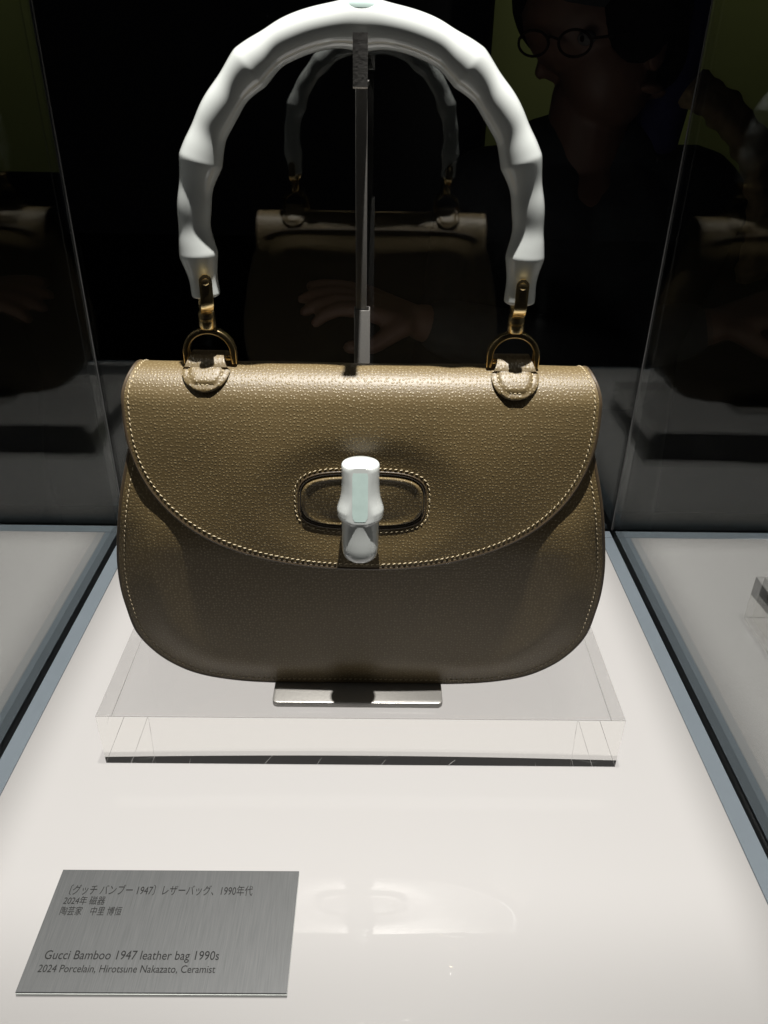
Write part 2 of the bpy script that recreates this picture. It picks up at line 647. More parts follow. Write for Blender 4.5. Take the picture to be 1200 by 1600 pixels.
def square_tube(name, cx, cy_, h, wall_t, z0, z1, parent, material):
    o_, i_ = rrect(h, h, 0.0006, 2), rrect(h-wall_t, h-wall_t, 0.0003, 2)
    rows = []
    for sec, z in ((o_, z0), (o_, z1-0.0003), ([(x*0.96, y*0.96) for x, y in o_], z1), (i_, z1), (i_, z1-0.03), (i_, z0)):
        rows.append([Vector((cx+x, cy_+y, z)) for x, y in sec])
    return fix_normals(grid(name, rows, None, close_v=True, close_u=True, parent=parent, material=material))


square_tube('sleeve', PX+0.0002, PY, 0.0046, 0.0007, zs0, zs1, stand, 'steel')
box('rod', (PX-0.0033, PY-0.0026, 0.20), (PX+0.0028, PY+0.0032, 0.3865), 0.0005, 2, stand, 'steel')
# hook: an arm that runs forward under the handle and turns up in front of it
hz0, hz1, hyf = 0.3880, 0.4094, 0.3935
hk = [(hyf, hz1), (hyf, hz0+0.0007), (hyf+0.0007, hz0), (PY+0.0040, hz0), (PY+0.0040, hz0+0.0022),
      (hyf+0.0028, hz0+0.0022), (hyf+0.0022, hz0+0.0029), (hyf+0.0022, hz1)]
extrude_poly('hook', hk, PX-0.0029, PX+0.0037, 0.0003, stand, 'steel', T=lambda y, z, x: (x, y, z))
keep(stand)

# ------------------------------------------------------------------ label plate with its writing
LX0, LX1, LY0, LY1, LT = -0.1669, -0.0345, 0.2109, 0.2776, 0.0032
plate = empty('label_plate', ((LX0+LX1)/2, (LY0+LY1)/2, 0.0), 'brushed grey metal caption plate lying on the glowing white base in front', 'label plate')
prof_l = [(LY1, 0.0026), (LY1, LT-0.0002), (LY1-0.0002, LT), (LY0+0.0003, LT), (LY0, LT-0.0003), (LY0, 0.0026)]
box('backing', (LX0-0.0001, LY0-0.0003, 0.0002), (LX1+0.0001, LY1+0.0001, 0.0025), 0.0002, 1, plate, 'backing')
extrude_poly('plate', prof_l, LX0, LX1, 0.0, plate, 'brushed', T=lambda y, z, x: (x, y, z))


def lettering(text, x0, x1, y, size, parent):
    cu = bpy.data.curves.new('lettering', 'FONT')
    cu.body = text
    cu.size = size
    cu.resolution_u = 3
    tmp = bpy.data.objects.new('lettering_source', cu)
    col.objects.link(tmp)
    dg = bpy.context.evaluated_depsgraph_get()
    me = bpy.data.meshes.new_from_object(tmp.evaluated_get(dg))
    bpy.data.objects.remove(tmp)
    xs = [v.co.x for v in me.vertices]
    a, b = min(xs), max(xs)
    k = (x1-x0)/(b-a)
    for v in me.vertices:
        v.co = Vector((x0+(v.co.x-a)*k, y+v.co.y, LT+0.00012))
    me.materials.clear()
    return link('lettering', me, parent, 'ink')


lettering('〔グッチ バンブー 1947〕レザーバッグ、1990年代', -0.1588, -0.0588, 0.2628, 0.0066, plate)
lettering('2024年 磁器', -0.1600, -0.1378, 0.2570, 0.0054, plate)
lettering('陶芸家　中里 博恒', -0.1598, -0.1272, 0.2510, 0.0054, plate)
lettering('Gucci Bamboo 1947 leather bag 1990s', -0.1592, -0.0708, 0.2272, 0.0066, plate)
lettering('2024 Porcelain, Hirotsune Nakazato, Ceramist', -0.1600, -0.0715, 0.2207, 0.0054, plate)
keep(plate)

# ------------------------------------------------------------------ handbag
bag = empty('handbag', (-0.0015, 0.41, ST+0.0047), 'brown pigskin flap handbag with white porcelain bamboo handle and toggle clasp', 'handbag')
X0 = -0.0015
PROF = [(.4395, .190), (.4395, .205), (.4385, .222), (.4345, .238), (.425, .2495), (.4115, .2538), (.4000, .2515),
        (.3918, .2438), (.3874, .2320), (.3842, .2180), (.3812, .200), (.3785, .180), (.3762, .160), (.3744, .140), (.3728, .12)]
PC = catmull([Vector((0, y, z)) for y, z in PROF], 20)
PS = [0.0]
for i in range(1, len(PC)):
    PS.append(PS[-1]+(PC[i]-PC[i-1]).length)


def prof_at(s):
    s = max(0.0, min(PS[-1]-1e-6, s))
    lo, hi = 0, len(PS)-1
    while hi-lo > 1:
        mid = (lo+hi)//2
        if PS[mid] <= s:
            lo = mid
        else:
            hi = mid
    return PC[lo].lerp(PC[hi], (s-PS[lo])/(PS[hi]-PS[lo]))


OVAL_S, OVAL_X = 0.1615, -0.0012


def smooth(a, b, x):
    t = max(0.0, min(1.0, (x-a)/(b-a)))
    return t*t*(3-2*t)


def flap_base(x, s):
    p = prof_at(s)
    n = (prof_at(s+0.002)-prof_at(s-0.002)).normalized()
    nor = Vector((0, -n.z, n.y)).normalized()
    if s > 0.07:
        nor = nor if nor.y < 0 or nor.z > 0 else -nor
    # outward normal: away from the inside of the bag
    c = Vector((0, 0.41, 0.215))
    if nor.dot(Vector((0, p.y, p.z))-c) < 0:
        nor = -nor
    off = 0.0
    u = abs(x-X0)/0.1288
    off -= 0.0035*u**5 * smooth(0.07, 0.12, s)
    # the hide dips round the clasp plate
    e = math.hypot((x-OVAL_X)/0.049, (s-OVAL_S)/0.030)
    off -= 0.0019*(1-smooth(0.70, 1.35, e))
    # faint waves of a handmade flap
    off += 0.00045*math.sin(x*55+1.0)*math.sin(s*70+0.6)
    return Vector((x, p.y, p.z)), nor, off


def flapP(x, s, o=0.0):
    p, nor, off = flap_base(x, s)
    return p+nor*(off+o)


def flapN(x, s):
    e = 0.0008
    a = flapP(x+e, s)-flapP(x-e, s)
    b = flapP(x, s+e)-flapP(x, s-e)
    n = a.cross(b).normalized()
    _, nor, _ = flap_base(x, s)
    return n if n.dot(nor) > 0 else -n


FHW = 0.1288


def side_w(s):
    return FHW-0.0045*smooth(0.106, 0.078, s)


def s_max(u):
    return 0.112+0.0915*max(0.0, 1-abs(u)**2.3)**(1/2.35)


NU, NV = 96, 84
T_FLAP = 0.0022


def flap_uv(a, v):
    u = math.sin(a)
    s1 = s_max(u)
    s = 0.004+v*(s1-0.004)
    return X0+u*side_w(s), s


rows, uvr = [], []
for i in range(NV+1):
    v = i/NV
    r_, q_ = [], []
    for j in range(NU+1):
        x, s = flap_uv(-math.pi/2+math.pi*j/NU, v)
        r_.append(flapP(x, s))
        q_.append((x, s))
    rows.append(r_)
    uvr.append(q_)
inner = [[flapP(uvr[i][j][0], uvr[i][j][1], -T_FLAP) for j in range(NU+1)] for i in range(NV+1)]
nv = (NV+1)*(NU+1)
vs = [p for r_ in rows for p in r_]+[p for r_ in inner for p in r_]
uv = [p for r_ in uvr for p in r_]*2
fs = []
K = NU+1
for i in range(NV):
    for j in range(NU):
        a = i*K+j
        fs.append((a, a+K, a+K+1, a+1))
        fs.append((nv+a, nv+a+1, nv+a+K+1, nv+a+K))
rim = [0*K+j for j in range(NU)]+[i*K+NU for i in range(NV)]+[NV*K+j for j in range(NU, 0, -1)]+[i*K for i in range(NV, 0, -1)]
for i in range(len(rim)):
    a, b = rim[i], rim[(i+1) % len(rim)]
    fs.append((a, b, nv+b, nv+a))
flap = fix_normals(link('flap', mesh_from('flap', vs, fs, uv), bag, 'leather'))

# rim of the flap: rounded painted edge and the row of stitches inside it
edge = []
for i in range(20, NV+1):
    x, s = flap_uv(-math.pi/2, i/NV)
    edge.append((x, s))
for j in range(1, NU+1):
    edge.append(flap_uv(-math.pi/2+math.pi*j/NU, 1.0))
for i in range(NV-1, 19, -1):
    edge.append(flap_uv(math.pi/2, i/NV))
edge_pts = [flapP(x, s, -0.0009) for x, s in edge]
clean = [edge_pts[0]]
for p in edge_pts[1:]:
    if (p-clean[-1]).length > 0.0008:
        clean.append(p)
tube('edge_piping', clean, 0.00125, 8, parent=flap, material='leather_edge')


def inset_edge(d):
    out = []
    e2 = [e for k, e in enumerate(edge)]
    for k in range(len(e2)):
        a, b = e2[max(0, k-2)], e2[min(len(e2)-1, k+2)]
        t = Vector((b[0]-a[0], b[1]-a[1]))
        if t.length < 1e-7:
            continue
        t.normalize()
        nn = Vector((-t.y, t.x))
        if nn.dot(Vector((X0-e2[k][0], 0.10-e2[k][1]))) < 0:
            nn = -nn
        out.append((e2[k][0]+nn.x*d, e2[k][1]+nn.y*d))
    return out


def seam_on_flap(name, xs, step, length, rad, parent, lift=0.0001, skew=0.0, closed=False):
    P3 = [Vector((x, s, 0)) for x, s in xs]
    c = resample(P3, step)
    return stitch_mesh(name, [flapP(p.x, p.y, lift) for p in c], [flapN(p.x, p.y) for p in c], length, rad, parent, skew=skew)


seam_on_flap('stitching', inset_edge(0.0030), 0.0031, 0.0021, 0.00031, flap, skew=0.28)

# body outline (front seam), symmetric about X0
half = [(.062, .2390), (.100, .2365), (.118, .2290), (.1262, .2166), (.1318, .1985), (.1362, .1815), (.1394, .1660), (.1420, .1522), (.1440, .1378),
        (.1447, .1223), (.1437, .1082), (.1404, .0885), (.1318, .0735), (.1200, .0622), (.1040, .0538), (.0815, .0490), (.0560, .0472), (.025, .0470)]
OL = [Vector((X0+x, 0, z)) for x, z in half]+[Vector((X0-x, 0, z)) for x, z in reversed(half)]
OL = catmull(OL, 6, closed=True)
NO = len(OL)
BC = Vector((X0, 0, 0.142))
YSF, YSB = 0.3835, 0.4370


def bulge(d):
    return 0.0050*smooth(0.001, 0.026, d)


def panel_rows(ys, sgn, out=1.0):
    rows, uvs = [], []
    for rr in [1.0, .985, .97, .95, .93, .91, .89, .87, .85, .82, .79, .75, .7, .62, .52, .4, .28, .16, .05]:
        r_, q_ = [], []
        for p in OL:
            d = (p-BC).length*(1-rr)
            q = BC+(p-BC)*rr
            r_.append(Vector((q.x, ys+sgn*bulge(d)*(1 if sgn > 0 else 1-1.0*smooth(0.15, 0.20, q.z))+(0.0105*smooth(0.165, 0.245, q.z) if sgn < 0 else 0), q.z)))
            q_.append((q.x, q.z))
        rows.append(r_)
        uvs.append(q_)
    return rows, uvs


rw, uvs = panel_rows(YSF, -1)
front = grid('front_panel', rw, uvs, close_v=True, caps=False, parent=bag, material='leather')
me = front.data
bm = bmesh.new(); bm.from_mesh(me)
bmesh.ops.holes_fill(bm, edges=[e for e in bm.edges if e.is_boundary and (e.verts[0].co-Vector((X0, YSF-0.007, 0.142))).length < 0.03])
bm.to_mesh(me); bm.free()
fix_normals(front)
rw, uvs = panel_rows(YSB, 1)
back = grid('back_panel', rw, uvs, close_v=True, parent=bag, material='leather')
bm = bmesh.new(); bm.from_mesh(back.data)
bmesh.ops.holes_fill(bm, edges=[e for e in bm.edges if e.is_boundary and (e.verts[0].co-Vector((X0, YSB+0.007, 0.142))).length < 0.03])
bm.to_mesh(back.data); bm.free()
fix_normals(back)
# gusset between the two panels, pinched inwards halfway
rows, uvs = [], []
for k in range(9):
    t = k/8
    f = 1-0.030*math.sin(math.pi*t)
    rows.append([Vector((BC.x+(p.x-BC.x)*f, YSF+0.0004+0.0105*smooth(0.165, 0.245, p.z)*(1-t)+(YSB-YSF-0.0008)*t, BC.z+(p.z-BC.z)*(1-0.008*math.sin(math.pi*t)))) for p in OL])
    uvs.append([(j*0.0055, 0.0535*t) for j in range(NO)])
fix_normals(grid('gusset', rows, uvs, close_v=True, parent=bag, material='leather'))
tube('edge_piping', [Vector((p.x, YSF+0.0012+0.0105*smooth(0.165, 0.245, p.z), p.z)) for p in OL], 0.0014, 8, closed=True, parent=front, material='leather_edge')
tube('edge_piping', [Vector((p.x, YSB-0.0012, p.z)) for p in OL], 0.0014, 8, closed=True, parent=back, material='leather_edge')
sp_pts, sp_n = [], []
ring_in = []
for p in OL:
    v = (p-BC)
    k = 1-0.0035/v.length
    q = BC+v*k
    ring_in.append(Vector((q.x, YSF-bulge(0.0035)*(1-smooth(0.15, 0.20, q.z))+0.0105*smooth(0.165, 0.245, q.z)-0.0001, q.z)))
ring_in.append(ring_in[0])
sp = resample(ring_in, 0.0033)
sp = [p for p in sp if p.z < 0.225]
for p in sp:
    v = Vector((p.x-BC.x, 0, p.z-BC.z)).normalized()
    sp_n.append((Vector((0, -1, 0))+v*0.15).normalized())
stitch_mesh('stitching', sp, sp_n, 0.0020, 0.00028, front, skew=0.2)


# clasp plate: oval set in a stitched well of the flap
def superell(a, hx, hy, p=3.5):
    c, s = math.cos(a), math.sin(a)
    return (math.copysign(abs(c)**(2/p), c)*hx, math.copysign(abs(s)**(2/p), s)*hy)


plate_o = bag
PHX, PHY = 0.0338, 0.0150
rows, uvs = [], []
for rr, hgt in [(1.0, -0.0004), (1.0, 0.0008), (0.985, 0.0013), (0.955, 0.0015), (0.92, 0.00125), (0.88, 0.0010), (0.7, 0.0012), (0.4, 0.0015), (0.12, 0.0016)]:
    r_, q_ = [], []
    for k in range(72):
        dx, ds = superell(2*math.pi*k/72, PHX*rr, PHY*rr)
        x, s = OVAL_X+dx, OVAL_S+ds
        r_.append(flapP(x, s, hgt+0.0010-0.0014*ds/PHY))
        q_.append((x, s))
    rows.append(r_)
    uvs.append(q_)
cplate = grid('clasp_plate', rows, uvs, close_v=True, caps=True, parent=bag, material='leather')
fix_normals(cplate)
ringp = [flapP(OVAL_X+superell(2*math.pi*k/96, PHX+0.0009, PHY+0.0009)[0], OVAL_S+superell(2*math.pi*k/96, PHX+0.0009, PHY+0.0009)[1], 0.0000) for k in range(96)]
tube('plate_gap_shade', ringp, 0.00042, 8, closed=True, parent=cplate, material='gap_shade')  # dark tube stands in for the shaded gap round the plate
ringp = [flapP(OVAL_X+superell(2*math.pi*k/96, PHX+0.0021, PHY+0.0021)[0], OVAL_S+superell(2*math.pi*k/96, PHX+0.0021, PHY+0.0021)[1], 0.0000) for k in range(96)]
tube('welt', ringp, 0.0005, 8, closed=True, parent=flap, material='leather_edge')
ov = [Vector((OVAL_X+superell(2*math.pi*k/200, PHX+0.0040, PHY+0.0042)[0], OVAL_S+superell(2*math.pi*k/200, PHX+0.0040, PHY+0.0042)[1], 0)) for k in range(201)]
ovr = resample(ov, 0.0030)
stitch_mesh('stitching', [flapP(p.x, p.y, 0.0001) for p in ovr], [flapN(p.x, p.y) for p in ovr], 0.0020, 0.00030, flap, skew=0.28)

# porcelain toggle
CZ0, CZ1 = 0.1575, 0.2130
CX = -0.0020
tog_prof = [(0.0, 0.0), (0.004, 0.0045), (0.018, 0.0078), (0.045, 0.0092), (0.09, 0.0100), (0.16, 0.0103), (0.24, 0.0103), (0.30, 0.0103), (0.36, 0.0104), (0.41, 0.0106), (0.432, 0.0109),
            (0.440, 0.0118), (0.450, 0.0123), (0.465, 0.0126), (0.478, 0.0128), (0.492, 0.0126), (0.525, 0.0130), (0.555, 0.0127), (0.60, 0.0118), (0.66, 0.0109), (0.74, 0.0104), (0.84, 0.0103),
            (0.94, 0.0104), (0.975, 0.0103), (0.988, 0.0099), (0.994, 0.0092), (0.999, 0.006), (1.0, 0.0)]


def toggle_pt(t, a, o=0.0):
    ts = [q[0] for q in tog_prof]
    i = max(0, min(len(ts)-2, next((k for k in range(len(ts)-1) if ts[k+1] >= t), len(ts)-2)))
    f = (t-ts[i])/(ts[i+1]-ts[i])
    r = tog_prof[i][1]*(1-f)+tog_prof[i+1][1]*f
    x, y = (r+o)*math.cos(a), (r+o)*0.86*math.sin(a)
    # flat facet ground on the upper front
    fz = 1.0
    lim = -(0.0105+0.0004*smooth(0.425, 0.447, t)-0.0044*max(0, t-0.45))*0.86-o
    if y < lim:
        y = lim*fz+y*(1-fz)
    z = CZ0+(CZ1-CZ0)*t
    yc = 0.3690+0.0095*(t-0.5)
    return Vector((CX+x, yc+y, z))


rows = []
for t, r in tog_prof[1:-1]:
    rows.append([toggle_pt(t, 2*math.pi*k/48) for k in range(48)])
# extra rings for smooth flow
tog = grid('toggle', rows, None, close_v=True, caps=True, parent=bag, material='porcelain')
fix_normals(tog)
rows = []
for i in range(15):
    t = 0.475+0.475*i/14
    hw = 0.0042 * (1 if i < 14 else 0.9)
    if i == 0:
        hw = 0.0028
    if i == 1:
        hw = 0.0039
    r_ = []
    for k in range(9):
        xx = hw*(k/4-1)
        best = None
        for q in range(181):
            a = R(180+q)
            p = toggle_pt(t, a, 0.00012)
            if best is None or abs(p.x-CX-xx) < abs(best.x-CX-xx):
                best = p
        r_.append(Vector((CX+xx, best.y, best.z)))
    rows.append(r_)
grid('glaze_inlay', rows, None, parent=tog, material='celadon')
pin_c = flapP(CX, OVAL_S, 0.001)
tube('lock_pin', [pin_c+Vector((0, 0.001, 0)), pin_c+Vector((0, -0.006, 0))], 0.0035, 16, parent=bag, material='gold', ref=Vector((0, 0, 1)))

# handle
HL = [(-.0202, .4112, .0088), (-.0312, .4077, .0083), (-.0417, .4018, .0085), (-.0528, .3946, .0092), (-.0625, .3868, .0087), (-.0694, .3792, .0087),
      (-.0745, .3696, .0088), (-.0774, .3618, .0091), (-.0791, .3558, .0092), (-.0823, .3461, .0090), (-.0851, .3373, .0084), (-.0862, .3270, .0080),
      (-.0859, .3188, .0081), (-.0850, .3121, .0085), (-.0844, .3060, .0083), (-.0839, .2996, .0077), (-.0834, .2925, .0076)]
HR = [(.0170, .4107, .0089), (.0270, .4072, .0086), (.0361, .4020, .0088), (.0462, .3955, .0094), (.0569, .3880, .0090), (.0630, .3813, .0090),
      (.0689, .3724, .0088), (.0721, .3649, .0089), (.0742, .3575, .0090), (.0772, .3479, .0087), (.0802, .3393, .0081), (.0813, .3292, .0079),
      (.0814, .3200, .0081), (.0808, .3132, .0085), (.0806, .3070, .0085), (.0803, .3000, .0083), (.0805, .2912, .0082)]
HP = [Vector((x, z, r)) for x, z, r in reversed(HL)]+[Vector((-.0026, .4119, .0093))]+[Vector((x, z, r)) for x, z, r in HR]
# soften the traced centre line a little
HS = [HP[0]]+[(HP[i-1]+HP[i]*2+HP[i+1])/4 for i in range(1, len(HP)-1)]+[HP[-1]]
for _ in range(3):
    HS = [HS[0]]+[(HS[i-1]+HS[i]*2+HS[i+1])/4 for i in range(1, len(HS)-1)]+[HS[-1]]
HS = [Vector((p.x*(1+0.012*smooth(0.30, 0.34, p.y)), p.y+0.0032*smooth(0.372, 0.405, p.y), p.z)) for p in HS]
HC = catmull(HS, 14)
nodes_xz = [(-.0026, .4119, 0.0020), (-.0530, .3946, .0017), (-.0791, .3558, .0019), (-.0850, .3121, .0020), (.0460, .3955, .0017), (.0742, .3575, .0018), (.0808, .3132, .0020)]
hd = [0.0]
for i in range(1, len(HC)):
    hd.append(hd[-1]+math.hypot(HC[i].x-HC[i-1].x, HC[i].y-HC[i-1].y))
node_d = []
for nx, nz, amp in nodes_xz:
    k = min(range(len(HC)), key=lambda i: math.hypot(HC[i].x-nx, HC[i].y-nz))
    node_d.append((hd[k], amp))
HTOP = min(range(len(HC)), key=lambda i: math.hypot(HC[i].x+.0026, HC[i].y-.4119))


def handle_y(z):
    return 0.4085+0.0035*(z-0.29)/0.12


def handle_r(i):
    r = HC[i].z
    for d0, amp in node_d:
        dd = hd[i]-d0
        # the sheath flares towards the node on its upper side and drops off quickly below it
        upper = dd*(1 if d0 > hd[HTOP] else -1) < 0
        if abs(d0-hd[HTOP]) < 1e-6:
            r += amp*1.0*math.exp(-(dd/0.0085)**2)
        else:
            L_ = 0.0100 if upper else 0.0066
            r += amp*(0.60*math.exp(-(dd/L_)**2)+0.22*math.exp(-(math.hypot(dd, 0.0012)-0.0012)/0.0022))
            r -= 0.0005*math.exp(-((abs(dd)-0.013)/0.006)**2)
    return r


hpath = [Vector((p.x, handle_y(p.y), p.y)) for p in HC]
# rounded ends
fr = frames(hpath)
rows = []
NS = 40
for i, p in enumerate(hpath):
    rows.append([p+fr[i][1]*a+fr[i][2]*b for a, b in circ(handle_r(i), NS)])
for endi, sg in ((0, -1), (len(hpath)-1, 1)):
    ex = []
    for k in range(1, 6):
        a = R(18*k)
        rr = handle_r(endi)-0.0022*(1-math.cos(a))
        q = hpath[endi]+fr[endi][0]*sg*0.0016*math.sin(a)
        ex.append([q+fr[endi][1]*aa+fr[endi][2]*bb for aa, bb in circ(rr, NS)])
    if sg < 0:
        rows = list(reversed(ex))+rows
    else:
        rows = rows+ex
handle = grid('handle', rows, None, close_v=True, caps=True, parent=bag, material='porcelain', angle=60)
fix_normals(handle)
finish(handle.data, 60)
# glazed patch on the top node
rows = []
for i in range(1, 9):
    th = R(90*i/8)
    rows.append([Vector((-0.0022+0.0076*math.sin(th)*math.cos(2*math.pi*k/28), 0.4085+0.0058*math.sin(th)*math.sin(2*math.pi*k/28), 0.4188+0.0054*math.cos(th))) for k in range(28)])
gp = grid('glaze_patch', rows, None, close_v=True, caps=True, parent=handle, material='celadon')
fix_normals(gp)


# metal fittings and leather tabs at the two ends of the handle
def hardware(hx, end_x, rot, tipS, tx):
    # D shaped ring
    rc = 0.0126
    zb, zc = 0.2552, 0.2612
    path = [Vector((hx-rc, 0.4085, zb))]+[Vector((hx-rc, 0.4085, zb+(zc-zb)*k/3)) for k in (1, 2)]
    path += [Vector((hx-rc*math.cos(math.pi*k/24), 0.4085, zc+0.0118*math.sin(math.pi*k/24))) for k in range(25)]
    path += [Vector((hx+rc, 0.4085, zb+(zc-zb)*k/3)) for k in (2, 1)]+[Vector((hx+rc, 0.4085, zb))]
    ring = sweep('d_ring', path, lambda i: rrect(0.0017, 0.0027, 0.0009, 3), parent=bag, material='gold')
    tube('ring_bar', [Vector((hx-rc, 0.4085, 0.2578)), Vector((hx+rc, 0.4085, 0.2578))], 0.0016, 12, parent=ring, material='gold', ref=Vector((0, 0, 1)))
    # swivel barrel
    rows = []
    for z, r in [(0.2738, 0.0030), (0.2742, 0.0041), (0.2747, 0.0044), (0.2785, 0.0044), (0.2787, 0.0041), (0.2791, 0.0041), (0.2793, 0.0044), (0.2826, 0.0044), (0.2832, 0.0040), (0.2836, 0.0028)]:
        rows.append([Vector((hx+r*math.cos(2*math.pi*k/24), 0.4085+r*math.sin(2*math.pi*k/24), z)) for k in range(24)])
    fix_normals(grid('swivel', rows, None, close_v=True, caps=True, parent=bag, material='gold', angle=30))
    # U shaped strap that grips the handle end: front leg, back leg, rounded foot
    rotm = Matrix.Rotation(rot, 3, 'Z')
    ctr = Vector((end_x, handle_y(0.295), 0))
    path, hl = [], []
    yf = 0.0098
    for k in range(9):
        path.append((-yf, 0.3045-0.0138*(k/8)**1.8))
    for k in range(1, 12):
        a = math.pi*k/12
        path.append((-yf*math.cos(a), 0.2907-0.0072*math.sin(a)))
    for k in range(9):
        path.append((yf, 0.2907+0.0125*(1-(1-k/8)**1.8)))
    rows = []
    n = len(path)
    lean = (end_x-hx)
    for i, (yy, zz) in enumerate(path):
        a, b = path[max(0, i-1)], path[min(n-1, i+1)]
        t = Vector((b[0]-a[0], b[1]-a[1])).normalized()
        nn = Vector((-t.y, t.x))
        d_end = abs(zz-0.3045) if i < 9 else (abs(zz-0.3032) if i > n-10 else 1)
        hw = 0.0033 if d_end > 0.0033 else 0.0033*math.sqrt(max(0.12, 1-((0.0033-d_end)/0.0033)**2))
        rr = []
        for q, e in rrect(hw, 0.0010, 0.0005, 2):
            v = rotm @ Vector((q, yy+nn.x*e, 0))
            rr.append(Vector((ctr.x-lean*smooth(0.293, 0.284, zz)+v.x, ctr.y+v.y, zz+nn.y*e)))
        rows.append(rr)
    cl = grid('clevis', rows, None, close_v=True, caps=True, parent=bag, material='gold', angle=50)
    fix_normals(cl)
    dv = rotm @ Vector((0, 1, 0))
    p0 = Vector((ctr.x, ctr.y, 0.3010))
    tube('clevis_pin', [p0-dv*0.0116, p0-dv*0.0113, p0+dv*0.0113, p0+dv*0.0116], lambda i: 0.0012 if i in (0, 3) else 0.0017, 14, parent=cl, material='gold', ref=Vector((0, 0, 1)))
    # leather tab: front tongue on the flap, a loop over the ring bar, rear tongue
    W = 0.0128
    centre, tag_ = [], []
    sF, sR = tipS, 0.052
    s_f, s_r = 0.0880, 0.0700
    nA, nL, nB = 16, 14, 12
    for k in range(nA):
        s = sF+(s_f-sF)*k/(nA-1)
        centre.append(('flap', s, (sF-s)))
    for k in range(1, nL):
        centre.append(('loop', k/nL, 1.0))
    for k in range(nB):
        s = s_r+(sR-s_r)*k/(nB-1)
        centre.append(('flap', s, (s-sR)))
    TH = 0.0024
    A = flapP(tx, s_f, 0.0003)
    B = flapP(tx, s_r, 0.0003)
    rt_, rb_, uvt = [], [], []
    for kind, a, d in centre:
        if kind == 'flap':
            hw = W if d > W else math.sqrt(max(0.0, W*W-(W-d)**2))
            hw = max(hw, 0.0015)
        else:
            hw = W-(W-0.0088)*math.sin(math.pi*a)**0.7
        top, bot, uvq = [], [], []
        for q in range(17):
            f = q/8-1
            x = tx+hw*f
            if kind == 'flap':
                edge_d = min(hw*(1-abs(f)), d)
                puff = 0.0010*smooth(0.0030, 0.0052, edge_d)-0.0007*smooth(0.0010, 0.0, edge_d)-0.0003*math.exp(-((edge_d-0.0033)/0.0006)**2)
                top.append(flapP(x, a, TH+puff))
                bot.append(flapP(x, a, 0.0002))
                uvq.append((x, a))
            else:
                ang = math.pi*a
                base = A.lerp(B, a)
                lift = math.sin(ang)
                cpt = Vector((x, base.y-0.0022*math.cos(ang)*lift, base.z+0.0058*lift**0.8))
                nrm = Vector((0, -math.cos(ang), math.sin(ang)*0.8+0.35)).normalized()
                top.append(cpt+nrm*(TH))
                bot.append(cpt)
                uvq.append((x, s_f-(s_f-s_r)*a))
        rt_.append(top)
        rb_.append(bot)
        uvt.append(uvq)
    n, k = len(rt_), 17
    vs = [p for r_ in rt_ for p in r_]+[p for r_ in rb_ for p in r_]
    uvv = [p for r_ in uvt for p in r_]*2
    N = n*k
    fs = []
    for i in range(n-1):
        for j in range(k-1):
            a = i*k+j
            fs.append((a, a+1, a+k+1, a+k))
            fs.append((N+a, N+a+k, N+a+k+1, N+a+1))
    rim_ = [j for j in range(k-1)]+[i*k+k-1 for i in range(n-1)]+[(n-1)*k+j for j in range(k-1, 0, -1)]+[i*k for i in range(n-1, 0, -1)]
    for i in range(len(rim_)):
        a, b = rim_[i], rim_[(i+1) % len(rim_)]
        fs.append((a, b, N+b, N+a))
    tab = fix_normals(link('handle_tab', mesh_from('handle_tab', vs, fs, uvv), bag, 'leather'))
    # stitches along the front tongue
    U = []
    ri = W-0.0033
    for kk in range(12):
        U.append(Vector((tx-ri, s_f+(sF-W-s_f)*kk/11, 0)))
    for kk in range(1, 24):
        a = math.pi*kk/24
        U.append(Vector((tx-ri*math.cos(a), sF-W+ri*math.sin(a), 0)))
    for kk in range(12):
        U.append(Vector((tx+ri, sF-W+(s_f-sF+W)*kk/11, 0)))
    U = resample(U, 0.0024)
    stitch_mesh('stitching', [flapP(p.x, p.y, TH-0.0001) for p in U], [flapN(p.x, p.y) for p in U], 0.0017, 0.00028, tab)


hardware(-0.0842, -0.0838, R(16), 0.1010, -0.0857)
hardware(0.0800, 0.0803, R(-3), 0.1032, 0.0807)
keep(bag)


